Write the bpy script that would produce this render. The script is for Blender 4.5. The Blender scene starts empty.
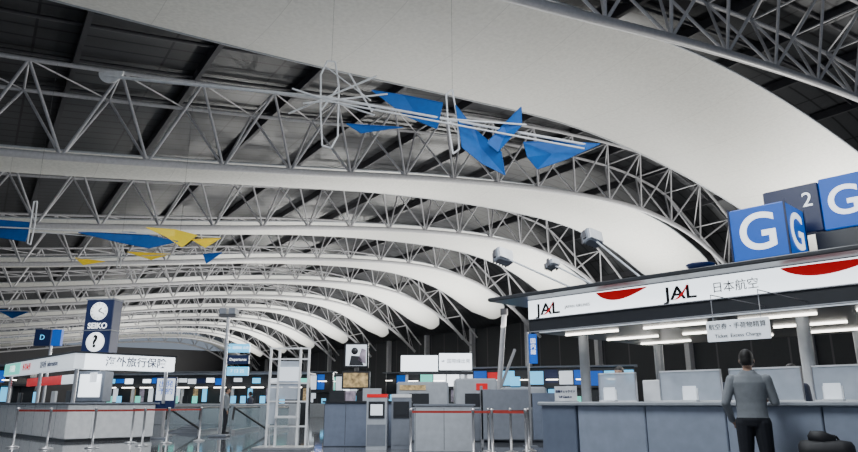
import bpy, math, random
from mathutils import Vector, Matrix
random.seed(4)
sc=bpy.context.scene

# ---------------- materials ----------------
def mat(name,col,rough=.5,metal=0,emit=0,ecol=None,var=.08,nscale=6,alpha=1,trans=0,bump=0):
    m=bpy.data.materials.new(name); m.use_nodes=True
    nt=m.node_tree; p=nt.nodes['Principled BSDF']
    tc=nt.nodes.new('ShaderNodeTexCoord'); nz=nt.nodes.new('ShaderNodeTexNoise')
    nz.inputs['Scale'].default_value=nscale; nz.inputs['Detail'].default_value=3
    nt.links.new(tc.outputs['Object'],nz.inputs['Vector'])
    cr=nt.nodes.new('ShaderNodeValToRGB'); c=Vector(col)
    cr.color_ramp.elements[0].position=.3; cr.color_ramp.elements[1].position=.7
    cr.color_ramp.elements[0].color=(*(c*(1-var)),1); cr.color_ramp.elements[1].color=(*(c*(1+var)),1)
    nt.links.new(nz.outputs['Fac'],cr.inputs['Fac']); nt.links.new(cr.outputs['Color'],p.inputs['Base Color'])
    p.inputs['Roughness'].default_value=rough; p.inputs['Metallic'].default_value=metal
    if emit: 
        p.inputs['Emission Color'].default_value=(*(ecol or col),1); p.inputs['Emission Strength'].default_value=emit
    if alpha<1: p.inputs['Alpha'].default_value=alpha
    if trans: p.inputs['Transmission Weight'].default_value=trans
    if bump:
        b=nt.nodes.new('ShaderNodeBump'); b.inputs['Strength'].default_value=bump
        nt.links.new(nz.outputs['Fac'],b.inputs['Height']); nt.links.new(b.outputs['Normal'],p.inputs['Normal'])
    return m
def stripe_mat(name,c1,c2,axis,period,frac,rough=.5,axis2=None,period2=1,frac2=.05):
    m=mat(name,c1,rough); nt=m.node_tree; p=nt.nodes['Principled BSDF']
    old=p.inputs['Base Color'].links[0].from_socket
    tc=nt.nodes.new('ShaderNodeTexCoord'); sp=nt.nodes.new('ShaderNodeSeparateXYZ'); nt.links.new(tc.outputs['Object'],sp.inputs[0])
    def line(ax,per,fr):
        a=nt.nodes.new('ShaderNodeMath'); a.operation='DIVIDE'; a.inputs[1].default_value=per; nt.links.new(sp.outputs[ax],a.inputs[0])
        f=nt.nodes.new('ShaderNodeMath'); f.operation='FRACT'; nt.links.new(a.outputs[0],f.inputs[0])
        l=nt.nodes.new('ShaderNodeMath'); l.operation='LESS_THAN'; l.inputs[1].default_value=fr; nt.links.new(f.outputs[0],l.inputs[0]); return l.outputs[0]
    o=line(axis,period,frac)
    if axis2 is not None:
        o2=line(axis2,period2,frac2); mx=nt.nodes.new('ShaderNodeMath'); mx.operation='MAXIMUM'
        nt.links.new(o,mx.inputs[0]); nt.links.new(o2,mx.inputs[1]); o=mx.outputs[0]
    mix=nt.nodes.new('ShaderNodeMix'); mix.data_type='RGBA'
    nt.links.new(o,mix.inputs['Factor']); nt.links.new(old,mix.inputs[6]); mix.inputs[7].default_value=(*c2,1)
    nt.links.new(mix.outputs[2],p.inputs['Base Color']); return m

M={}
M['steel']=mat('painted_steel',(.62,.62,.65),.4)
M['steel_dark']=mat('dark_steel',(.08,.08,.09),.45)
M['chrome']=mat('brushed_metal',(.6,.6,.62),.3,.8)
M['white']=mat('white_paint',(.85,.86,.87),.4)
M['offwhite']=mat('offwhite_panel',(.44,.47,.51),.45)
M['grey']=mat('grey_panel',(.20,.22,.26),.45)
M['bluegrey']=mat('bluegrey_panel',(.37,.425,.53),.4)
M['bluegrey2']=mat('dark_bluegrey_panel',(.18,.215,.29),.4)
M['dark']=mat('dark_panel',(.025,.027,.032),.35)
M['black']=mat('black',(.008,.008,.01),.4)
M['navy']=mat('navy_sign',(.006,.012,.05),.4,emit=.12,ecol=(.01,.04,.2))
M['blue']=mat('blue_sail',(.0,.11,.42),.6)
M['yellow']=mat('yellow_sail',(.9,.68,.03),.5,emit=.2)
M['gblue']=mat('lit_blue_sign',(.0,.05,.3),.45,emit=.62,ecol=(.0,.12,.62))
M['gwhite']=mat('lit_white_letter',(.9,.9,.9),.3,emit=1.3,ecol=(.9,.97,1))
M['lit']=mat('lit_white_sign',(.85,.87,.9),.3,emit=2.3,ecol=(.85,.93,1))
M['litdim']=mat('dim_lit_sign',(.7,.72,.75),.3,emit=.8,ecol=(.8,.9,1))
M['litcyan']=mat('lit_cyan_screen',(.1,.4,.6),.3,emit=1.5,ecol=(.1,.5,.85))
M['litteal']=mat('lit_teal_sign',(.1,.5,.4),.3,emit=1.0,ecol=(.15,.8,.65))
M['tube']=mat('light_tube',(1,1,1),.3,emit=7,ecol=(1,.95,.85))
M['red']=mat('sign_red',(.6,.005,.01),.4,emit=.35,ecol=(.85,.005,.01))
M['orange']=mat('red_belt',(.40,.04,.03),.5)
M['frost']=mat('frosted_glass',(.62,.68,.76),.35,alpha=.7)
M['glass']=mat('clear_glass',(.35,.45,.5),.05,alpha=.3)
M['skin']=mat('skin',(.50,.30,.21),.5)
M['hair']=mat('hair',(.012,.01,.009),.6,bump=.3,nscale=60)
M['shirt']=mat('grey_shirt',(.25,.27,.29),.85,bump=.3,nscale=14)
M['pants']=mat('dark_trousers',(.015,.017,.024),.8,bump=.2,nscale=14)
M['uniform']=mat('navy_uniform',(.02,.025,.05),.7)
M['shoe']=mat('shoe_leather',(.01,.01,.01),.3)
M['bag']=mat('bag_nylon',(.012,.012,.015),.6,bump=.3,nscale=20)
M['fabric']=stripe_mat('ceiling_fabric',(.82,.82,.78),(.66,.66,.63),0,4.0,.008,.6)
M['roof']=stripe_mat('roof_louvre_panels',(.06,.063,.07),(.012,.012,.015),1,1.15,.12,.4,0,6.0,.02)
M['wall']=stripe_mat('hall_wall',(.035,.038,.045),(.10,.10,.11),1,4.0,.05,.5)
M['poster']=mat('poster_picture',(.3,.25,.3),.3,emit=.35,var=.9,nscale=5,ecol=(.25,.22,.3))
M['poster2']=mat('poster_picture_warm',(.5,.35,.15),.3,emit=.35,var=.9,nscale=7,ecol=(.35,.25,.15))
fl=stripe_mat('polished_floor',(.14,.145,.16),(.06,.06,.065),0,1.2,.012,.05,1,1.2,.012); M['floor']=fl

# ---------------- mesh builder ----------------
class B:
    def __init__(s,name,F=None): s.n=name; s.F=F or Matrix(); s.v=[]; s.f=[]; s.m=[]; s.sm=[]; s.ml=[]
    def mi(s,m):
        if m not in s.ml: s.ml.append(m)
        return s.ml.index(m)
    def add(s,vs,fs,m,smooth=False,L=None):
        o=len(s.v); 
        for p in vs:
            p=Vector(p)
            if L: p=L@p
            s.v.append(p)
        k=s.mi(m)
        for f in fs: s.f.append([i+o for i in f]); s.m.append(k); s.sm.append(smooth)
    def box(s,x0,x1,y0,y1,z0,z1,m,L=None,ch=0.0):
        if ch<=0:
            vs=[(x,y,z) for z in(z0,z1) for y in(y0,y1) for x in(x0,x1)]
            s.add(vs,[(0,2,3,1),(4,5,7,6),(0,1,5,4),(2,6,7,3),(0,4,6,2),(1,3,7,5)],m,False,L)
        else:
            def ring(i,z): return [(x0+i+ch,y0+i,z),(x1-i-ch,y0+i,z),(x1-i,y0+i+ch,z),(x1-i,y1-i-ch,z),(x1-i-ch,y1-i,z),(x0+i+ch,y1-i,z),(x0+i,y1-i-ch,z),(x0+i,y0+i+ch,z)]
            rs=[ring(ch,z0),ring(0,z0+ch),ring(0,z1-ch),ring(ch,z1)]
            vs=sum(rs,[]); fs=[tuple(range(7,-1,-1)),tuple(range(24,32))]
            for r in range(3):
                for i in range(8): fs.append((r*8+i,r*8+(i+1)%8,(r+1)*8+(i+1)%8,(r+1)*8+i))
            s.add(vs,fs,m,False,L)
    def rod(s,p,q,r,m,n=8,r2=None,L=None):
        p=Vector(p);q=Vector(q);d=(q-p)
        if d.length<1e-6:return
        d.normalize(); a=d.orthogonal().normalized(); b=d.cross(a); r2=r if r2 is None else r2
        vs=[p+(a*math.cos(t)+b*math.sin(t))*r for t in [2*math.pi*i/n for i in range(n)]]+[q+(a*math.cos(t)+b*math.sin(t))*r2 for t in [2*math.pi*i/n for i in range(n)]]
        s.add(vs,[(i,(i+1)%n,n+(i+1)%n,n+i) for i in range(n)],m,True,L)
        s.add(vs[:n],[tuple(range(n-1,-1,-1))],m,False,L); s.add(vs[n:],[tuple(range(n))],m,False,L)
    def path(s,pts,r,m,n=8,closed=False,L=None):
        k=len(pts)
        for i in range(k if closed else k-1): s.rod(pts[i],pts[(i+1)%k],r,m,n,L=L)
    def sweep(s,pts,r,m,n=10):
        ring=[];pts=[Vector(p) for p in pts]
        for i,p in enumerate(pts):
            d=(pts[min(i+1,len(pts)-1)]-pts[max(i-1,0)]).normalized(); a=Vector((0,1,0)); b=d.cross(a).normalized()
            ring+= [p+(a*math.cos(t)+b*math.sin(t))*r for t in [2*math.pi*j/n for j in range(n)]]
        fs=[(i*n+j,i*n+(j+1)%n,(i+1)*n+(j+1)%n,(i+1)*n+j) for i in range(len(pts)-1) for j in range(n)]
        s.add(ring,fs,m,True)
    def lathe(s,prof,m,L=None,n=20):
        vs=[(r*math.cos(2*math.pi*j/n),r*math.sin(2*math.pi*j/n),z) for r,z in prof for j in range(n)]
        fs=[(i*n+j,i*n+(j+1)%n,(i+1)*n+(j+1)%n,(i+1)*n+j) for i in range(len(prof)-1) for j in range(n)]
        s.add(vs,fs,m,True,L)
    def prism(s,poly,y0,y1,m,L=None):
        n=len(poly); vs=[(x,y0,z) for x,z in poly]+[(x,y1,z) for x,z in poly]
        s.add(vs,[tuple(range(n)),tuple(range(2*n-1,n-1,-1))]+[(i,i+n,(i+1)%n+n,(i+1)%n) for i in range(n)],m,False,L)
    def done(s,parent=None):
        me=bpy.data.meshes.new(s.n); me.from_pydata([tuple(v) for v in s.v],[],s.f)
        for k in s.ml: me.materials.append(M[k])
        me.polygons.foreach_set('material_index',s.m); me.polygons.foreach_set('use_smooth',s.sm); me.update()
        o=bpy.data.objects.new(s.n,me); sc.collection.objects.link(o)
        if parent: o.parent=parent; o.matrix_basis=parent.matrix_basis.inverted()@s.F
        else: o.matrix_world=s.F
        return o
def frame(o,ax):
    x=Vector((ax[0],ax[1],0)).normalized(); y=Vector((-x.y,x.x,0))
    return Matrix(((x.x,y.x,0,o[0]),(x.y,y.y,0,o[1]),(0,0,1,o[2] if len(o)>2 else 0),(0,0,0,1)))
RX=Matrix.Rotation(math.pi/2,4,'X')
def text(par,body,loc,size,m,L=None,ext=.004,name='lettering',sx=1,bold=0):
    c=bpy.data.curves.new(name,'FONT'); c.body=body; c.size=size; c.align_x='CENTER'; c.align_y='CENTER'; c.extrude=ext; c.offset=bold
    o=bpy.data.objects.new(name,c); sc.collection.objects.link(o); c.materials.append(M[m])
    o.parent=par; o.matrix_local=Matrix.Translation(loc)@(L or Matrix())@RX@Matrix.Diagonal((sx,1,1,1)); return o

# ---------------- frames ----------------
th=math.radians(-33.6)
RF=frame((0,0),(math.cos(th),-math.sin(th)))  # X = truss direction (s), Y = hall length (L)
def spline(P):
    def f(s):
        if s<=P[0][0]: return P[0][1]+(s-P[0][0])*(P[1][1]-P[0][1])/(P[1][0]-P[0][0])
        if s>=P[-1][0]: return P[-1][1]+(s-P[-1][0])*(P[-1][1]-P[-2][1])/(P[-1][0]-P[-2][0])
        for i in range(len(P)-1):
            if P[i][0]<=s<=P[i+1][0]:
                x0,y0=P[i];x1,y1=P[i+1];h=x1-x0;t=(s-x0)/h
                def sl(j):
                    a=P[max(j-1,0)];b=P[min(j+1,len(P)-1)]; return (b[1]-a[1])/(b[0]-a[0])
                m0=sl(i)*h;m1=sl(i+1)*h
                return (2*t**3-3*t*t+1)*y0+(t**3-2*t*t+t)*m0+(-2*t**3+3*t*t)*y1+(t**3-t*t)*m1
    return f
prof=spline([(-32,10.4),(-10,11.9),(0,12.7),(14.6,14.6),(25,16.1),(36,17.2),(45,17.4),(51,16.5),(55,15.1),(59,12.9),(64,9.0)])
prof1=spline([(-32,15.0),(-10,15.9),(0,16.2),(10,16.6),(20,17.3),(28,17.7),(36,17.1),(45,15.4),(52,13.2),(58,10.6)])

# ---------------- roof ----------------
b=B('ceiling',RF); ss=[-32+i*2 for i in range(51)]; vs=[];fs=[]
for s in ss:
    z=prof(min(s,66))+5.5
    for L in(-25,205): vs.append((s,L,z))
for s in ss:
    z=prof(min(s,66))+5.9
    for L in(-25,205): vs.append((s,L,z))
n=len(ss)
for i in range(n-1):
    fs.append((2*i,2*i+1,2*i+3,2*i+2)); o=2*n; fs.append((o+2*i,o+2*i+2,o+2*i+3,o+2*i+1))
b.add(vs,fs,'roof',True); b.done()
b=B('trim_roof_purlins',RF)
for i in range(16):
    s=-28+i*6; z=prof(s)+5.2
    b.box(s-.12,s+.12,-24,204,z-.3,z+.28,'steel_dark')
for j in range(0,16):
    L=-20+4*j
    b.sweep([(s,L,prof(s)+5.3) for s in range(-30,64,3)],.1,'steel_dark',6)
b.done()

def truss():
    b=B('roof_truss',RF@Matrix.Translation((0,36,0)))
    S=[-30+i*1.5 for i in range(63)]
    b.sweep([(s,0,prof(s)) for s in S],.2,'steel',12)
    tz=lambda s: prof(s)+4.1*min(1,max(.25,(66-s)/14))
    for y in(-1.9,1.9): b.sweep([(s,y,tz(s)) for s in S],.12,'steel',8)
    k=-30
    while k<60:
        lo=(k,0,prof(k)); hi=k+2; lo2=(k+4,0,prof(k+4))
        for y in(-1.9,1.9):
            t=(hi,y,tz(hi)); b.rod(lo,t,.075,'steel',8); b.rod(t,lo2,.075,'steel',8)
        b.rod((hi,-1.9,tz(hi)),(hi,1.9,tz(hi)),.06,'steel',6)
        b.rod((hi,-1.9,tz(hi)),(hi+4,1.9,tz(hi+4)),.045,'steel',6)
        k+=4
    return b.done()
SP=15.8
t0=truss(); TL=[15]+[36+SP*(i+1) for i in range(10)]
for L in TL:
    o=t0.copy(); o.matrix_world=RF@Matrix.Translation((0,L,0)); sc.collection.objects.link(o)

def blade(L0,wf,pf,off,s0,s1,bul=.55):
    b=B('fabric_ceiling_baffle',RF@Matrix.Translation((0,L0,0))); NS=80;NL=10;vs=[];fs=[]
    W=[]
    for i in range(NS+1):
        s=s0+(s1-s0)*i/NS; w=wf(s); e=min(1,(s1-s)/3.0); tip=math.sqrt(max(0,1-(1-e)**2))*.5+.5; a0=w*(1-tip)*.5; a1=w-a0; W.append((s,a0,a1))
        for j in range(NL+1):
            v=j/NL; vs.append((s,a0+(a1-a0)*v,pf(s)+off-bul*(1-(2*v-1)**2)))
    for i in range(NS):
        for j in range(NL):
            a=i*(NL+1)+j; fs.append((a,a+1,a+NL+2,a+NL+1))
    b.add(vs,fs,'fabric',True)
    for k in(1,2): b.sweep([(q[0],q[k],pf(q[0])+off) for q in W],.06,'offwhite',6)
    return b.done()
def sm(a,b_,x): t=min(1,max(0,(x-a)/(b_-a))); return t*t*(3-2*t)
blade(17.3,lambda s:9.7,prof1,0,-30,58)
b2=blade(38,lambda s:4.4+3.6*sm(10,48,s),prof,1.0,-30,60)
for i in range(9):
    o=b2.copy(); o.matrix_world=RF@Matrix.Translation((0,38+SP*(i+1),0)); sc.collection.objects.link(o)

# ---------------- floor & walls ----------------
b=B('floor',RF); b.box(-60,90,-30,205,-.2,0,'floor'); b.done()
b=B('wall_far',RF); b.box(-60,70,200,200.5,0,16,'wall'); b.done()
b=B('wall_right',RF); b.box(67,67.5,-30,200,0,13.5,'wall')
for i in range(17): b.box(66.2,67,-20+13.4*i,-19.4+13.4*i,0,13,'steel'); 
b.done()

# ---------------- airline counter island ----------------
JO=(1.74,10.72); JF=frame(JO,(.691,-.723))
b=B('check_in_counter',JF)
b.box(0,.62,0,.7,0,1.10,'bluegrey2',ch=.012)
for i in range(8): b.box(.64+i*1.1,.64+i*1.1+1.085,.03,.7,.1,1.07,'bluegrey',ch=.012)
b.box(.62,9.5,.08,.68,0,.12,'dark')
b.box(-.04,9.5,-.05,.78,1.07,1.125,'offwhite',ch=.012)
b.box(.62,9.5,.7,1.1,.72,.78,'grey')
cic=b.done()
for i in range(8):
    b=B('frosted_screen',JF); x=.75+i*1.0; w=.86 if i%3 else .6
    b.box(x,x+w,.5,.515,1.145,1.53,'frost'); b.box(x-.015,x,.49,.53,1.125,1.55,'chrome'); b.box(x+w,x+w+.015,.49,.53,1.125,1.55,'chrome')
    b.box(x-.015,x+w+.015,.49,.53,1.53,1.55,'white'); b.box(x-.015,x+w+.015,.48,.53,1.125,1.145,'white'); b.done(cic)
for i in range(5):
    b=B('computer_monitor',JF); x=1.3+i*1.35
    b.box(x,x+.44,.80,.84,1.12,1.44,'white',ch=.01); b.box(x+.02,x+.42,.84,.845,1.15,1.42,'litcyan'); b.box(x+.19,x+.25,.84,.88,.8,1.2,'dark'); b.box(x+.1,x+.34,.78,.95,.78,.81,'dark'); b.done(cic)
for i,(x,y) in enumerate(((.95,.2),(2.15,.25),(3.9,.2))):
    b=B('leaflet_holder',JF); b.box(x,x+.22,y,y+.1,1.125,1.15,'white'); b.box(x,x+.22,y+.07,y+.085,1.15,1.3,'white'); b.box(x+.02,x+.2,y+.05,y+.065,1.15,1.33,'litdim'); b.done(cic)
b=B('desk_sign',JF); b.box(.12,.52,.2,.22,1.14,1.36,'white'); b.box(.15,.49,.15,.3,1.125,1.14,'chrome'); ds=b.done(cic)
text(ds,'自動チェックイン',(.32,.195,1.28),.045,'navy'); text(ds,'Self Check-in',(.32,.195,1.2),.045,'navy')

b=B('counter_canopy',JF)
x0,x1=-2.5,9.0
b.box(x0,x1,3.0,8.2,2.60,2.86,'dark'); b.box(x0,x1,3.03,8.2,2.86,3.28,'grey')
b.box(x0-.75,x1,2.5,8.5,3.29,3.37,'dark',ch=.015)
b.box(x0+.02,x1,2.97,3.03,2.87,3.27,'lit')
b.box(x0,x1,2.95,3.0,2.855,2.872,'chrome'); b.box(x0,x1,2.98,3.0,2.59,2.61,'chrome')
b.box(x0+.15,x1,3.15,3.2,2.585,2.6,'litdim')
for y in (3.9,5.6,7.2):
    for i in range(6): b.box(x0+.3+i*1.9,x0+1.6+i*1.9,y,y+.06,2.56,2.6,'tube')
for x in(-2.0,2.55,6.8):
    b.rod((x,4.3,0),(x,4.3,2.6),.11,'offwhite',16); b.rod((x,7.7,0),(x,7.7,2.6),.11,'offwhite',16)
def swoosh(xa,xb):
    n=14; up=[(xa+(xb-xa)*i/n, 3.25-.01*i/n) for i in range(n+1)]; lo=[(xa+(xb-xa)*i/n, 3.24-.2*math.sin(math.pi*(i/n)**.75)*.85-.01) for i in range(n,-1,-1)]
    b.prism(up+lo,2.955,2.968,'red')
swoosh(-.75,.35); swoosh(2.75,4.2); swoosh(5.9,7.2)
can=b.done()
def brand(x,z=3.04,s=.34):
    text(can,'JAL',(x,2.955,z),s,'black',sx=1.25,bold=.006)
    bb=B('crescent_mark',JF); n=12
    pts=[(-.16+.34*i/n, -.12+.30*(i/n)**1.6) for i in range(n+1)]; pts2=[(x_+.03*math.sin(math.pi*i/n)+.0,z_-.035*math.sin(math.pi*i/n)) for i,(x_,z_) in enumerate(pts)][::-1]
    bb.prism([(x+a*s/.3*.8,z+c*s/.3*.8) for a,c in pts+pts2[1:-1]],2.935,2.945,'red'); bb.done(can)
brand(-1.95); brand(1.0); text(can,'JAPAN AIRLINES',(-1.22,2.96,3.04),.085,'black'); text(can,'日本航空',(1.98,2.96,3.05),.2,'black')
text(can,'JAPAN AIRLINES',(4.9,2.96,3.05),.1,'black')

b=B('gate_letter_cube_sign',JF)
b.box(1.92,2.86,3.2,4.14,3.5,4.44,'gblue',ch=.02); b.box(1.98,2.82,3.26,4.1,3.37,3.5,'dark')
for x in(1.92,2.86):
    for y in(3.2,4.14): b.box(x-.015,x+.015,y-.015,y+.015,3.48,4.46,'navy')
g=b.done(); text(g,'G',(2.39,3.19,3.95),.92,'gwhite',bold=.01)
text(g,'G',(2.87,3.67,3.95),.92,'gwhite',L=Matrix.Rotation(math.pi/2,4,'Z'),bold=.01)
b=B('gate_direction_sign',JF)
b.box(2.1,3.06,4.5,4.75,4.12,5.03,'navy',ch=.015); b.box(3.08,5.0,4.48,4.77,4.10,5.06,'gblue',ch=.015)
b.box(2.9,5.0,4.5,4.9,3.37,4.1,'dark',ch=.02)
g=b.done(); text(g,'2',(2.86,4.49,4.72),.38,'gwhite'); text(g,'G',(3.45,4.47,4.57),.75,'gwhite',bold=.01); text(g,'→',(4.3,4.47,4.57),.7,'gwhite')

b=B('hanging_counter_sign',JF)
xs=2.32
b.box(xs,xs+.86,.9,.94,1.95,2.24,'litdim',ch=.006)  # white board seen against the light; glow put in so it reads white
for q in(.1,.76):
    b.rod((xs+q,.92,2.24),(xs+q,.92,2.62),.006,'chrome'); b.rod((xs+q,.92,2.62),(xs+q,2.98,2.66),.008,'steel_dark')
h=b.done(can); text(h,'航空券・手荷物精算',(xs+.43,.895,2.15),.088,'black'); text(h,'Ticket  Excess Charge',(xs+.43,.895,2.02),.07,'black')

b=B('baggage_conveyor',JF); b.box(-1.5,9,6.1,7.0,.0,.55,'grey',ch=.02); b.box(-1.5,9,6.2,6.9,.55,.6,'black'); b.box(-1.5,9,7.9,8.0,0,1.6,'bluegrey2'); b.done(can)

def spot(foot,head,sz=.42):
    b=B('floodlight'); f=Vector(foot);h=Vector(head); b.rod(f,h,.022,'offwhite'); b.box(f.x-.1,f.x+.1,f.y-.1,f.y+.1,f.z-.04,f.z+.02,'steel')
    R=Matrix.Translation(h)@Matrix.Rotation(math.radians(-25),4,'X')@Matrix.Rotation(math.radians(30),4,'Z')
    b.box(-sz/2,sz/2,-.12,.12,-sz*.4,sz*.4,'grey',L=R,ch=.03); b.box(-sz*.42,sz*.42,-.15,-.12,-sz*.32,sz*.32,'white',L=R)
    b.box(-sz*.6,-sz*.53,-.04,.04,-.1,.1,'steel_dark',L=R); b.box(sz*.53,sz*.6,-.04,.04,-.1,.1,'steel_dark',L=R)
    b.rod((-sz*.56,0,0),(sz*.56,0,0),.02,'steel_dark',L=R)
    for k in range(5): b.box(-sz*.4+k*sz*.2-.008,-sz*.4+k*sz*.2+.008,.12,.17,-sz*.33,sz*.33,'steel_dark',L=R)
    b.done()
spot((3.04,13.8,3.41),(1.7,15,4.36)); spot((3.5,13.6,3.41),(2.75,14.6,4.1),.22); spot((4.4,13.2,3.41),(3.65,14.5,4.68),.42)
b=B('dome_uplight',Matrix.Translation((5.1,12.3,3.37)))
b.lathe([(.0,0),(.1,0),(.1,.08),(.05,.1),(.05,.14),(.2,.16),(.27,.24),(.25,.26),(.0,.22)],'navy'); b.done()

# ---------------- left information counter ----------------
IO=(-10.7,20.5); IF=frame(IO,(.691,-.723))
b=B('information_counter',IF)
b.box(-9.5,0,0,.7,.08,1.08,'white',ch=.02); b.box(-.7,0,.7,2.6,.08,1.08,'white',ch=.02); b.box(-9.45,-.05,.05,.65,0,.1,'dark'); b.box(-.65,-.05,.6,2.55,0,.1,'dark')
b.box(-9.6,.08,-.08,.75,1.08,1.13,'grey',ch=.01); b.box(-.75,.08,.75,2.7,1.08,1.13,'grey',ch=.01)
for i in range(8): b.box(-9.5+i*1.2,-9.49+i*1.2,-.006,0,.1,1.06,'grey')
for i,(x,c) in enumerate(((-7.5,'dark'),(-5.4,'litcyan'),(-3.2,'white'),(-1.6,'dark'))): b.box(x,x+.45,.35,.42,1.13,1.5,c,ch=.01)
ic=b.done()
b=B('canopy_sign',IF)
b.box(-8.5,0,0,.3,2.12,2.58,'litdim',ch=.01); b.box(-.3,0,.3,3.1,2.12,2.58,'lit',ch=.01)
b.box(-8.55,.03,-.03,.33,2.58,2.64,'dark'); b.box(-.33,.03,.33,3.15,2.58,2.64,'dark')
b.box(-8.5,-6.2,-.01,0,2.14,2.56,'litteal'); b.box(-8.4,-4.0,.8,.9,1.75,2.05,'red'); b.box(-3.9,-.6,.8,.9,1.75,2.05,'litdim')
for p in((-8,.15),(-4,.15),(-.15,.15),(-.15,2.9)): b.rod((p[0],p[1],1.1),(p[0],p[1],2.12),.06,'chrome')
i_=b.done(ic)
text(i_,'案内所  Information',(-2.6,-.015,2.35),.24,'navy'); text(i_,'海外旅行保険',(.01,1.85,2.35),.32,'navy',L=Matrix.Rotation(math.pi/2,4,'Z'),bold=.004)
text(i_,'外貨両替',(-5.3,-.015,2.35),.26,'red'); text(i_,'手荷物',(-7.3,-.015,2.35),.26,'gwhite')
CF=frame((-10.75,21.75),(.96,-.12))
b=B('clock_tower_sign',CF)
b.box(-.48,.48,0,.5,2.66,4.4,'navy',ch=.02); b.box(-.5,.5,-.02,.52,4.38,4.43,'grey'); b.box(-.5,.5,-.02,.52,3.38,3.41,'grey')
b.box(-.46,.46,0,.5,1.15,2.1,'grey',ch=.02); b.box(-.36,.36,-.02,0,1.3,2.0,'lit'); b.box(-.3,.3,.05,.5,0,1.15,'offwhite',ch=.02); b.box(-.2,.2,.1,.4,2.1,2.66,'dark')
Lc=Matrix.Translation((0,-.01,4.01))@RX
b.lathe([(0,.0),(.29,.0),(.29,.025),(0,.03)],'gwhite',L=Lc,n=32)
for i in range(12):
    a=i*math.pi/6; b.rod((.22*math.cos(a),-.045,4.01+.22*math.sin(a)),(.26*math.cos(a),-.045,4.01+.26*math.sin(a)),.012,'black')
b.rod((0,-.05,4.01),(.1,-.05,4.12),.018,'black'); b.rod((0,-.05,4.01),(.2,-.05,3.93),.014,'black')
Lq=Matrix.Translation((0,-.01,3.02))@RX
b.lathe([(0,0),(.31,0),(.31,.025),(0,.03)],'gwhite',L=Lq,n=32)
c=b.done(ic); text(c,'SEIKO',(0,-.015,3.53),.25,'gwhite',bold=.005); text(c,'?',(0,-.05,3.02),.52,'black',bold=.02)
b=B('display_sign',Matrix.Translation((-9.0,22.6,0))@Matrix.Rotation(.1,4,'Z')); b.box(0,.65,0,.15,.95,1.95,'navy',ch=.015); b.box(.04,.61,-.02,0,1.2,1.9,'litdim'); b.rod((.33,.08,0),(.33,.08,.95),.05,'chrome'); b.box(.05,.6,-.15,.3,0,.04,'grey'); d=b.done(ic)
text(d,'出発\n予約',(.33,-.03,1.6),.24,'gblue')

def barrier(name,pts,F=None):
    b=B(name,F)
    for p in pts:
        L=Matrix.Translation((p[0],p[1],0)); b.lathe([(0,0),(.17,0),(.17,.02),(.05,.05),(.028,.06),(.028,.93),(.036,.93),(.036,1.0),(0,1.0)],'chrome',L=L,n=12)
    for p,q in zip(pts,pts[1:]):
        d=Vector((q[0]-p[0],q[1]-p[1],0)); ln=d.length; a=math.atan2(d.y,d.x); L=Matrix.Translation((p[0],p[1],0))@Matrix.Rotation(a,4,'Z')
        b.box(.03,ln-.03,-.003,.003,.9,.95,'orange',L=L)
    return b.done()
barrier('queue_barrier',[(-10.8,18.2),(-9.6,17.6),(-8.6,17.9),(-7.7,18.8)])
barrier('queue_barrier',[(-8.6,20.2),(-7.5,20.0),(-7.0,21.3)])
barrier('queue_barrier',[(-.4,15.2),(.95,15.0),(1.35,14.9),(2.0,14.4)])
barrier('queue_barrier',[(1.4,16.4),(1.9,16.2),(2.4,16.8)])

b=B('flight_information_pole',Matrix.Translation((-7.2,24,0)))
b.rod((0,0,0),(0,0,4.1),.06,'chrome',12); b.box(-.3,.3,-.3,.3,0,.08,'grey',ch=.02)
b.box(.1,.85,-.06,.06,2.85,3.15,'litcyan',ch=.01); b.box(.1,.85,-.06,.06,2.45,2.75,'navy',ch=.01); b.box(.1,.85,-.06,.06,2.05,2.35,'litcyan',ch=.01)
b.box(-.3,.3,-.15,.15,4.1,4.2,'steel_dark'); b.box(-.28,-.05,-.2,.2,4.2,4.4,'grey'); b.box(.05,.28,-.2,.2,4.2,4.4,'grey')
o=b.done(); text(o,'← 国際線 出発',(.47,-.07,3.0),.11,'gwhite'); text(o,'Departures',(.47,-.07,2.6),.13,'gwhite'); text(o,'7 13 25',(.47,-.07,2.2),.16,'gwhite')

def row(x,y,w,zt=2.7,n=6,seed=0,ang=0):
    random.seed(seed); b=B('far_check_in_row',Matrix.Translation((x,y,0))@Matrix.Rotation(ang,4,'Z'))
    b.box(0,w,0,.8,0,1.1,'offwhite' if seed%2 else 'grey',ch=.02); b.box(0,w,2,2.6,2.0,zt,'dark'); b.box(-.2,w+.2,1.5,3,zt,zt+.08,'grey')
    n=n*2
    for i in range(n):
        a=w*i/n+.04; c=w*(i+1)/n-.04; k=random.choice(['litdim','lit','litcyan','litteal','gblue','navy','lit','gblue','litdim','dark','dark','red' if i%3==0 else 'navy'])
        b.box(a,c,1.95,2.0,2.12+random.random()*.2,zt-.12-random.random()*.12,k)
        if random.random()<.7: b.box(a,a+(c-a)*.6,.3,.36,1.12,1.5,random.choice(['litcyan','lit','dark','litteal']))
        if random.random()<.7: b.box(a+.1,c-.1,2.55,2.6,1.2,1.95,random.choice(['poster','poster2','dark','litdim','litcyan']))
    for i in range(4): b.rod((w*(i+.5)/4,2.3,0),(w*(i+.5)/4,2.3,2.05),.1,'steel')
    for i in range(n//2): b.box(w*2*i/n+.2,w*2*i/n+.9,1.4,1.5,zt-.75,zt-.7,'tube')
    b.box(0,w,2.6,2.7,0,2.0,'dark'); b.done()
row(-19,38,12,2.7,11,1,-.1); row(-30,34,9,3.0,7,2); row(-24,55,16,3.6,12,3); row(-2,42,14,3.2,8,5,-.3); row(-38,75,30,4.2,18,4); row(-5,66,20,4.0,9,6,-.4)

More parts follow.
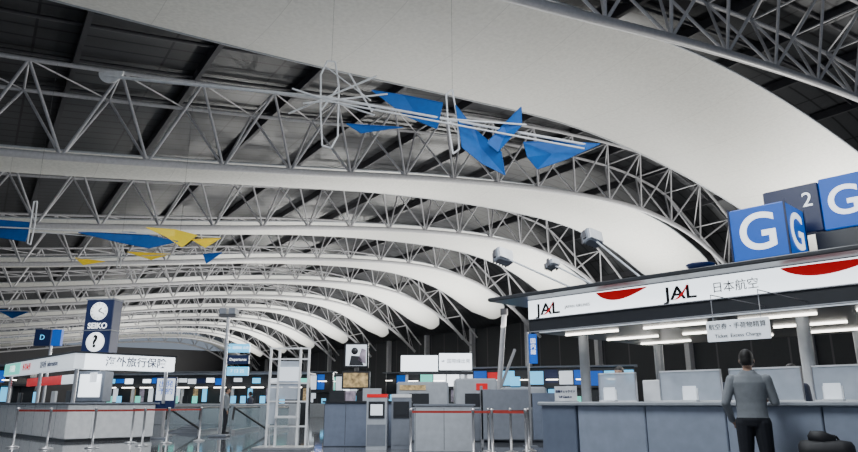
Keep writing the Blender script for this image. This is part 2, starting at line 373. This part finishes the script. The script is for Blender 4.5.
b=B('escalator',Matrix.Translation((-10.2,27,0)))
for x in(0,1.3,2.6,3.9):
    b.box(x,x+.02,0,4,.1,.95,'glass'); b.path([(x,-.1,.5),(x,0,.95),(x,4,.95)],.04,'black',8); b.box(x-.06,x+.08,0,4,0,.12,'chrome')
b.path([(.0,0,.95),(1.3,0,.15)],.04,'black'); b.path([(2.6,0,.95),(3.9,0,.15)],.04,'black'); b.box(0,3.9,4,4.05,0,1.05,'glass'); b.path([(0,4.02,1.05),(3.9,4.02,1.05)],.03,'chrome')
for i in range(6): b.box(.05,1.25,i*.5,i*.5+.48,0,.03+.1*i*.5,'grey')
b.done()

b=B('metal_display_frame',Matrix.Translation((-4.05,17.4,0)))
W=.98
for x in(0,.22,W-.22,W): 
    b.box(x-.025,x+.025,-.03,.03,0.06,2.5,'white')
for z in(2.47,2.2,1.6,1.15,.55): b.box(0,W,-.02,.02,z-.02,z+.02,'white')
b.box(.22,W-.22,0,.012,1.2,2.15,'frost'); b.box(.02,.2,0,.012,.6,1.55,'frost'); b.box(-.25,W+.15,-.45,.45,0,.07,'chrome',ch=.01)
b.box(.25,W-.25,-.05,-.02,1.65,2.0,'litdim'); b.box(.22,W-.22,-.2,.2,.75,.8,'white'); b.rod((0,0,1.1),(0,.4,.05),.02,'white'); b.rod((W,0,1.1),(W,.4,.05),.02,'white'); b.done()

b=B('poster_stand',Matrix.Translation((-2.1,19.6,0)))
b.box(-.35,.35,0,.12,2.1,2.8,'black',ch=.01); b.box(-.3,.3,-.01,0,2.15,2.75,'litdim'); 
b.lathe([(0,0),(.1,.0),(.1,.015),(0,.016)],'dark',L=Matrix.Translation((-.05,-.01,2.57))@RX); b.prism([(-.2,2.16),(.22,2.16),(.1,2.42),(-.15,2.44)],-.02,-.01,'dark'); b.prism([(.05,2.3),(.28,2.2),(.28,2.6),(.15,2.65)],-.02,-.01,'poster')
b.box(-.4,.4,0,.2,1.5,2.0,'dark',ch=.01); b.box(-.35,.35,-.01,0,1.55,1.95,'poster2'); b.box(-.4,.0,0,.2,.4,1.45,'poster'); b.box(.03,.35,0,.2,.4,1.45,'dark'); b.box(-.4,.4,-.1,.3,0,.4,'grey',ch=.02); b.done()

for kx,ky in((-1.55,17.2),(-.95,17.5)):
    b=B('ticket_kiosk',Matrix.Translation((kx,ky,0))); b.prism([(0,0),(.5,0),(.5,1.25),(0,1.25)],0,.45,'offwhite' if kx<-1.2 else 'grey'); b.box(.05,.45,-.02,0,.75,1.15,'dark'); b.box(.1,.4,-.03,-.02,.82,1.08,'litdim' if kx<-1.2 else 'dark'); b.box(.02,.48,-.01,0,.1,.6,'grey'); b.box(0,.5,-.01,.46,1.25,1.33,'red' if kx<-1.2 else 'white'); b.done()

b=B('security_counter',Matrix.Translation((-2.8,18.5,0)))
b.box(0,2.3,0,.7,0,1.12,'bluegrey2',ch=.02); b.box(-.05,2.35,-.05,.75,1.12,1.17,'dark'); b.box(.1,.5,.2,.5,1.17,1.45,'dark'); b.box(1.0,1.5,.2,.3,1.17,1.5,'offwhite')
for i in range(4): b.box(.57*i,.57*i+.01,-.004,0,.05,1.08,'dark')
b.done()
b=B('inspection_desk',Matrix.Translation((-.35,16.4,0)))
b.box(0,1.42,0,.6,0,1.05,'offwhite',ch=.02); b.box(-.03,1.45,-.03,.63,1.05,1.09,'grey'); b.box(.02,.03,-.004,0,.05,1.0,'dark'); b.box(.7,.71,-.004,0,.05,1.0,'dark'); b.done()
b=B('baggage_screening_machine',Matrix.Translation((-1.3,21,0)))
b.box(0,5.2,0,1.5,0,.9,'grey',ch=.03); b.box(.3,1.9,.1,1.4,.9,1.75,'offwhite',ch=.05); b.box(2.1,3.4,.1,1.4,.9,1.85,'offwhite',ch=.05); b.box(3.6,4.9,.1,1.4,.9,1.6,'offwhite',ch=.05)
for x in(1.0,2.7,4.2): b.box(x-.3,x+.3,.08,.1,1.0,1.4,'dark')
b.box(2.75,3.1,.08,.1,1.5,1.7,'red'); b.box(.4,1.2,.08,.1,1.5,1.65,'poster2'); b.box(3.8,4.1,.05,.1,1.62,1.9,'litcyan'); b.done()
b=B('lit_board_sign',Matrix.Translation((-.95,23,0)))
b.box(0,1.25,0,.2,2.15,2.68,'lit',ch=.01); b.box(1.3,2.4,0,.2,2.2,2.75,'lit',ch=.01); b.box(-.05,2.45,.02,.18,2.05,2.15,'dark')
for x in(.2,2.2): b.rod((x,.1,0),(x,.1,2.1),.05,'steel')
o=b.done(); text(o,'⇒ 国際線出発',(1.85,-.01,2.48),.16,'navy')
b=B('queue_gate_panel',Matrix.Translation((1.5,20,0))); b.box(0,1.4,0,.06,.1,1.5,'grey',ch=.01); b.box(1.5,2.6,0,.06,.1,1.4,'bluegrey2',ch=.01); b.box(0,.06,0,.3,0,1.6,'chrome'); b.box(2.54,2.6,0,.3,0,1.6,'chrome'); b.done()
b=B('vertical_banner_sign',Matrix.Translation((2.85,18.5,0))); b.box(-.11,.11,0,.05,2.15,2.95,'gblue',ch=.01); b.rod((-.14,.03,0),(-.14,.03,3.0),.03,'chrome'); b.box(-.35,0,-.15,.2,0,.03,'grey'); o=b.done()
text(o,'国\n内\n線',(0,-.01,2.6),.15,'gwhite')
b=B('roof_brace_column',Matrix.Translation((3.1,32,0))); b.rod((0,0,0),(.5,0,5.2),.12,'steel',12); b.rod((.15,0,1.6),(1.0,.3,3.6),.07,'steel',8); b.box(-.3,.3,-.3,.3,0,.1,'steel'); b.rod((.5,0,5.2),(.5,0,5.5),.18,'steel_dark'); b.done()
b=B('direction_sign',Matrix.Translation((-17,29,0))); b.box(0,.7,0,.2,3.5,4.2,'navy',ch=.01); b.box(.75,1.15,0,.2,3.5,4.2,'gblue',ch=.01); b.rod((.72,.1,0),(.72,.1,3.5),.06,'chrome'); o=b.done(); text(o,'D',(.35,-.01,3.85),.3,'litcyan')

# ---------------- hanging mobiles ----------------
def sail(b,pts,m,y=0,tw=.15):
    n=len(pts); c=(sum(p[0] for p in pts)/n,sum(p[1] for p in pts)/n)
    vs=[(p[0],y+tw*math.sin(i*2.1),p[1]) for i,p in enumerate(pts)]+[(c[0],y+.15,c[1])]
    b.add(vs,[(i,(i+1)%n,n) for i in range(n)],m); b.path(vs[:n],.016,m,6,True)
def mobile(F,rods,sails,loops,hang):
    b=B('hanging_kite_mobile',F)
    for p,q,r in rods: b.rod(p,q,r*.9,'white',8)
    for l in loops: b.path(l,.03,'white',8,True)
    for pts,m,y in sails: sail(b,pts,m,y)
    for h in hang: b.rod(h[0],h[1],.005,'steel_dark',6)
    return b
F1=Matrix.Translation((-3.23,20,10.7))@Matrix.Rotation(-.1,4,'Z')
b=mobile(F1,
 [((-7.9,0,1.25),(0,0,.05),.065),((0,0,.05),(8.3,0,-1.95),.05),((0,-.3,-.2),(8.0,-.3,-2.15),.035),((-1.5,.4,-.25),(1.6,-.4,.55),.035),((-1.2,-.3,.3),(1.4,.5,-.4),.035),((.6,0,.9),(1.4,0,-.5),.035),((-.9,0,-.1),(1.9,0,.1),.035),((3.9,-.3,-1.0),(6.3,-.3,-1.3),.035),((-.2,0,1.2),(1.3,.2,0),.025),((-.3,0,-.4),(.25,.1,.5),.03),((3.85,0,-1.0),(4.15,.1,-.9),.03)],
 [([(1.37,.26),(2.4,.1),(3.7,-.36),(3.5,-1.18),(2.5,-.65)],'blue',0),([(.5,-.75),(2.35,-.9),(1.9,-1.05),(1,-1.1)],'blue',.3),
  ([(4.1,-.4),(4.7,-1.2),(5.5,-2.1),(5.6,-2.8),(4.9,-2.35),(4.3,-1.9)],'blue',0),([(5.07,-1.85),(5.6,-1.2),(6.15,-.75),(6.15,-1.3),(5.4,-2.1)],'blue',-.3),
  ([(6.2,-1.75),(7.3,-1.7),(8.5,-1.95),(7.5,-2.35),(6.6,-2.6),(6.3,-2.3)],'blue',0)],
 [[(-.35,0,.9),(-.15,0,1.4),(.1,.1,1.4),(.25,.1,.5),(.3,0,-1.3),(.1,0,-1.7),(-.2,0,-1.6),(-.3,0,-.4)],[(3.8,0,.0),(4.0,0,.15),(4.15,.1,-.9),(4.2,0,-1.9),(4.0,0,-2.05),(3.85,0,-1.0)]],
 [((0,0,1.4),(0,0,6.4)),((4.0,0,.1),(4.0,0,8.2))])
n=16; b.prism([(-7.7+.45*math.cos(math.pi+math.pi*i/n),1.4+.42*math.sin(math.pi+math.pi*i/n)) for i in range(n+1)],-.03,.03,'white'); b.done()
F2=Matrix.Translation((-16,26,8.05))
mobile(F2,[((-3,0,.0),(7.6,0,-.5),.035),((0,.3,-.2),(5,.3,-.6),.025)],
 [([(-3,.35),(-.15,.15),(-.1,-.7),(-1.3,-.5),(-3,-.1)],'blue',0),([(1.9,-.3),(4,-.25),(6,-.7),(4.8,-.95),(3.4,-.65)],'blue',0),
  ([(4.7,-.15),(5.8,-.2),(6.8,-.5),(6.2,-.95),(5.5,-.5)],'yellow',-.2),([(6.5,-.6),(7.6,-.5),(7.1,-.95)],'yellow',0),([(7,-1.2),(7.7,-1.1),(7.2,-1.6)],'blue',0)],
 [[(-.08,0,1.0),(.05,0,1.0),(.1,0,0),(.05,0,-.8),(-.08,0,-.75)]],[((0,0,1),(0,0,7.2)),((6,0,-.3),(6,0,7.2))]).done()
F3=Matrix.Translation((-18,38,9.3))
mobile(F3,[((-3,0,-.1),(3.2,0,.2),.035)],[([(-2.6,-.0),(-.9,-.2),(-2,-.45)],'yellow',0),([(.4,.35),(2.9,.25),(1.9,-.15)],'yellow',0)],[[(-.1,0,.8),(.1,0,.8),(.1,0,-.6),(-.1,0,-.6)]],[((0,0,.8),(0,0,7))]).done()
F4=Matrix.Translation((-33,50,8.0))
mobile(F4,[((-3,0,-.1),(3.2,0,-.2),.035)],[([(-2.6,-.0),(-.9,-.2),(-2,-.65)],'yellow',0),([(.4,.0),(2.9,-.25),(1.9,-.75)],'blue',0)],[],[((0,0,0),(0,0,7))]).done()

# ---------------- people ----------------
def human(name,loc,heading,H,top,bottom,arms,vox=.012,long_hair=False,lean=0):
    k=H/1.74; prims=[]
    vs=[];fs=[]
    def addmesh(v,f):
        o=len(vs); vs.extend(v); fs.extend([tuple(i+o for i in q) for q in f])
    def cap(p,q,r1,r2,m):
        p=Vector(p);q=Vector(q); prims.append((p,q,r1,r2,m)); d=(q-p); L=d.length; d.normalize(); a=d.orthogonal().normalized(); c=d.cross(a); n=12; rings=[]
        for t in(-90,-60,-30,0): rings.append((p+d*(r1*math.sin(math.radians(t))),max(r1*math.cos(math.radians(t)),1e-4)))
        for t in(0,30,60,90): rings.append((q+d*(r2*math.sin(math.radians(t))),max(r2*math.cos(math.radians(t)),1e-4)))
        v=[c0+(a*math.cos(2*math.pi*j/n)+c*math.sin(2*math.pi*j/n))*r for c0,r in rings for j in range(n)]
        f=[(i*n+j,i*n+(j+1)%n,(i+1)*n+(j+1)%n,(i+1)*n+j) for i in range(7) for j in range(n)]+[tuple(range(n-1,-1,-1)),tuple(range(7*n,8*n))]
        addmesh(v,f)
    def ell(c,r,m,n=16,reg=True):
        c=Vector(c); v=[];R=10
        for i in range(R+1):
            t=-math.pi/2+math.pi*i/R; cr=max(math.cos(t),.01)
            for j in range(n): v.append(c+Vector((r[0]*cr*math.cos(2*math.pi*j/n),r[1]*cr*math.sin(2*math.pi*j/n),r[2]*math.sin(t))))
        f=[(i*n+j,i*n+(j+1)%n,(i+1)*n+(j+1)%n,(i+1)*n+j) for i in range(R) for j in range(n)]+[tuple(range(n-1,-1,-1)),tuple(range(R*n,(R+1)*n))]
        addmesh(v,f)
        if reg: prims.append((c-Vector((0,0,r[2]*.3)),c+Vector((0,0,r[2]*.3)),min(r)*.95,min(r)*.95,m))
    rings=[(.86,.15,.105,0),(.93,.172,.12,-.005),(1.02,.165,.113,0),(1.12,.164,.108,0),(1.25,.182,.12,.0),(1.35,.198,.115,-.01),(1.42,.165,.088,-.01),(1.465,.08,.06,-.01)]
    n=24; v=[Vector((a*math.cos(2*math.pi*j/n),y+bb*math.sin(2*math.pi*j/n)+lean*(z-.9),z)) for z,a,bb,y in rings for j in range(n)]
    addmesh(v,[(i*n+j,i*n+(j+1)%n,(i+1)*n+(j+1)%n,(i+1)*n+j) for i in range(len(rings)-1) for j in range(n)]+[tuple(range(n-1,-1,-1)),tuple(range((len(rings)-1)*n,len(rings)*n))])
    for x in(-.08,0,.08):
        prims.append((Vector((x,0,.98)),Vector((x,lean*.4,1.38)),.11,.1,top)); prims.append((Vector((x,0,.86)),Vector((x,0,.93)),.11,.11,bottom))
    ly=lean*.55
    cap((0,ly-.01,1.42),(0,ly+.01,1.54),.056,.052,'skin'); cap((-.05,ly-.02,1.44),(.05,ly-.02,1.44),.055,.055,top)
    ell((0,ly+.025,1.61),(.073,.088,.108),'skin'); ell((0,ly+.05,1.555),(.05,.055,.055),'skin'); ell((0,ly+.118,1.60),(.012,.018,.022),'skin')
    for sx in(-1,1): ell((sx*.076,ly+.02,1.60),(.011,.018,.028),'skin')
    ell((0,ly+.002,1.645),(.080,.095,.098),'hair'); ell((0,ly-.03,1.60),(.070,.068,.08),'hair')
    if long_hair: ell((0,ly-.05,1.52),(.085,.05,.11),'hair')
    for sx in(-1,1):
        hx=.09*sx; cap((hx,0,.9),(sx*.11,.015,.49),.104,.076,bottom); cap((sx*.11,.015,.49),(sx*.125,-.02,.11),.076,.062,bottom)
        cap((sx*.125,-.045,.05),(sx*.14,.15,.042),.045,.038,'shoe')
    for sx,(el,wr,hd) in zip((-1,1),arms):
        sh=Vector((sx*.185,lean*.5-.01,1.385)); el=Vector(el);wr=Vector(wr);hd=Vector(hd)
        cap(sh,el,.064,.05,top); cap(el,wr,.05,.037,top)
        d=(hd-wr).normalized(); side=d.cross(Vector((0,0,1) if abs(d.z)<.7 else (0,1,0))).normalized(); up=side.cross(d)
        pc=wr+d*.085
        for o_ in(-.028,-.01,.01,.028): cap(wr+d*.02+side*o_*.6,pc+side*o_,.02,.016,'skin')
        for fi,(o_,ln) in enumerate(zip((-.033,-.011,.011,.033),(.06,.075,.07,.055))):
            a0=pc+side*o_; a1=a0+d*ln*.55-up*.008; a2=a1+d*ln*.4-up*.03; cap(a0,a1,.0095,.009,'skin'); cap(a1,a2,.009,.0075,'skin')
        t0=wr+d*.03-side*.025*sx; t1=t0+d*.04-side*.035*sx-up*.01; cap(t0,t1,.013,.011,'skin'); cap(t1,t1+d*.03-up*.008,.011,.009,'skin')
    me=bpy.data.meshes.new(name); me.from_pydata([tuple(p) for p in vs],[],fs); me.update()
    o=bpy.data.objects.new(name,me); sc.collection.objects.link(o)
    r=o.modifiers.new('r','REMESH'); r.mode='VOXEL'; r.voxel_size=vox; r.use_smooth_shade=True
    s_=o.modifiers.new('s','SMOOTH'); s_.factor=.5; s_.iterations=4 if vox<.01 else 2
    dg=bpy.context.evaluated_depsgraph_get(); dg.update()
    nm=bpy.data.meshes.new_from_object(o.evaluated_get(dg)); o.modifiers.clear(); o.data=nm; nm.name=name
    names=['skin','hair',top,bottom,'shoe']; nm.materials.clear()
    for q in names: nm.materials.append(M[q])
    import numpy as np
    N=len(nm.polygons); C=np.empty(N*3); nm.polygons.foreach_get('center',C); C=C.reshape(-1,3); best=np.full(N,1e9); idx=np.zeros(N,int)
    for p,q,r1,r2,m_ in prims:
        p=np.array(p);q=np.array(q);d=q-p;t=np.clip(((C-p)@d)/max(d@d,1e-9),0,1); D=np.linalg.norm(C-(p+t[:,None]*d),axis=1)-(r1+(r2-r1)*t); w=D<best; best[w]=D[w]; idx[w]=names.index(m_)
    hz=C[:,2]; hy=C[:,1]-ly; head=(hz>1.50)&(np.abs(C[:,0])<.12)
    hair=head&(((hz>1.665))|((hy<.012)&(hz>1.545))|((hy<.055)&(hz>1.632))); ear=head&(np.abs(C[:,0])>.0785)&(hz<1.625)&(hz>1.57)&(hy>0)&(hy<.045)
    idx[head]=0; idx[hair]=1; idx[ear]=0
    if long_hair: idx[(hz>1.42)&(hy<-.01)&(hz<1.6)&(np.abs(C[:,0])<.1)]=1
    nm.polygons.foreach_set('material_index',idx.tolist()); nm.polygons.foreach_set('use_smooth',[True]*N)
    b=B('face'); 
    for sx in(-1,1):
        b.lathe([(0,0),(.011,.002),(0,.005)],'white',L=Matrix.Translation((sx*.03,ly+.105,1.615))@RX,n=10); b.lathe([(0,0),(.006,.002),(0,.004)],'black',L=Matrix.Translation((sx*.03,ly+.103,1.615))@RX@Matrix.Rotation(math.pi,4,'X'),n=8)
        b.box(sx*.03-.014,sx*.03+.014,ly+.1,ly+.108,1.635,1.64,'hair')
    b.box(-.02,.02,ly+.095,ly+.106,1.562,1.567,'red'); f=b.done(); f.parent=o
    o.matrix_world=Matrix.Translation((loc[0],loc[1],0))@Matrix.Rotation(math.atan2(heading[1],heading[0])-math.pi/2,4,'Z')@Matrix.Scale(k,4)
    return o
human('standing_man',(3.70,7.93),(.5,.85),1.72,'shirt','pants',
  [((-.265,-.07,1.12),(-.235,.09,.93),(-.2,.18,.88)),((.25,.05,1.13),(.19,.28,1.17),(.14,.4,1.17))],vox=.0075,lean=.06)
def jw(x,y): v=JF@Vector((x,y,0)); return (v.x,v.y)
A=[((-.25,.02,1.12),(-.16,.22,1.08),(-.1,.3,1.08)),((.25,.02,1.12),(.16,.22,1.08),(.1,.3,1.08))]
human('counter_clerk',jw(.60,1.35),(-.6,-.8),1.70,'uniform','uniform',A,long_hair=True)
human('counter_clerk',jw(3.05,1.9),(-.9,-.4),1.66,'uniform','uniform',A,long_hair=True)
D_=[((-.24,-.02,1.12),(-.22,.06,.88),(-.21,.09,.78)),((.24,-.02,1.12),(.22,.06,.88),(.21,.09,.78))]
human('walking_traveller',(-7.6,25.9),(1,.2),1.7,'shirt','pants',D_,vox=.016)
human('walking_traveller',(-8.3,32),(-1,.2),1.65,'uniform','pants',D_,vox=.016)

b=B('luggage_trolley',Matrix.Translation((4.28,7.56,0))@Matrix.Rotation(2.6,4,'Z'))
b.box(-.26,.26,-.2,.2,.12,.15,'chrome',ch=.01)
for x in(-.22,.22):
    for y in(-.17,.17): b.lathe([(0,-.015),(.06,-.015),(.06,.015),(0,.015)],'black',L=Matrix.Translation((x,y,.06))@RX,n=12)
b.box(-.24,.24,-.18,.18,.15,.46,'bag',ch=.05)
b.lathe([(.0,-.27),(.09,-.265),(.14,-.24),(.155,-.15),(.16,0),(.155,.15),(.14,.24),(.09,.265),(0,.27)],'bag',L=Matrix.Translation((0,0,.59))@Matrix.Rotation(math.pi/2,4,'Y')@Matrix.Diagonal((.85,1.1,1,1)),n=18)
b.lathe([(.0,-.14),(.06,-.12),(.085,0),(.06,.12),(0,.14)],'bag',L=Matrix.Translation((.03,0,.73))@Matrix.Rotation(1.35,4,'Y'),n=14)
b.path([(-.14,-.05,.70),(-.1,-.05,.76),(.06,-.05,.78),(.12,-.05,.72)],.012,'bag'); b.done()

# ---------------- lights ----------------
def area(name,loc,tgt,size,power,col=(1,1,1),sy=None):
    l=bpy.data.lights.new(name,'AREA'); l.energy=power; l.color=col; l.size=size
    if sy: l.shape='RECTANGLE'; l.size_y=sy
    o=bpy.data.objects.new(name,l); o.location=loc; o.rotation_euler=(Vector(tgt)-Vector(loc)).to_track_quat('-Z','Y').to_euler(); sc.collection.objects.link(o); return o
def R(s,L,z): return RF@Vector((s,L,z))
area('uplight',R(48,19,6),R(40,22,17),3,4200,(1,.98,.92))
area('uplight',R(22,24,5),R(18,22,16),3,250,(1,.95,.88))
for i in range(9):
    L=41.5+SP*i
    area('uplight',R(54,L,6),R(44,L,17),3,3800,(1,.99,.94)); area('uplight',R(27,L,5),R(20,L,15),3,1300,(1,.98,.93))
area('hall_fill',R(10,8,11),R(8,14,0),5,800,(.9,.95,1))  # added fill over the concourse to brighten counter and man, no fixture modelled
area('hall_fill',R(2,6,9),R(14,9,0),4,750,(.9,.95,1))  # second added fill near the camera, aimed at the counter island
for x in(1.5,5): p=JF@Vector((x,3.1,2.5)); area('counter_downlight',p,p-Vector((.3,.5,2)),1.2,50,(1,.96,.9))
area('hall_fill',(-11,17,8),(-11,21,0),4,480,(.95,.98,1)); area('hall_fill',(0,13,7),(0,18,0),4,260,(.95,.98,1)); area('hall_fill',(-4,30,9),(-4,34,0),5,600,(.95,.98,1))  # more added fill, over left counter, middle desks and far hall

w=bpy.data.worlds.new('world'); sc.world=w; w.use_nodes=True; w.node_tree.nodes['Background'].inputs[0].default_value=(.6,.7,.85,1); w.node_tree.nodes['Background'].inputs[1].default_value=.36

# ---------------- camera ----------------
cd=bpy.data.cameras.new('camera'); cd.lens=28; cd.sensor_width=36; cd.clip_end=600; cam=bpy.data.objects.new('camera',cd); sc.collection.objects.link(cam)
cam.location=(0,0,1.1); cam.rotation_euler=(math.radians(90+14.9),0,0); sc.camera=cam
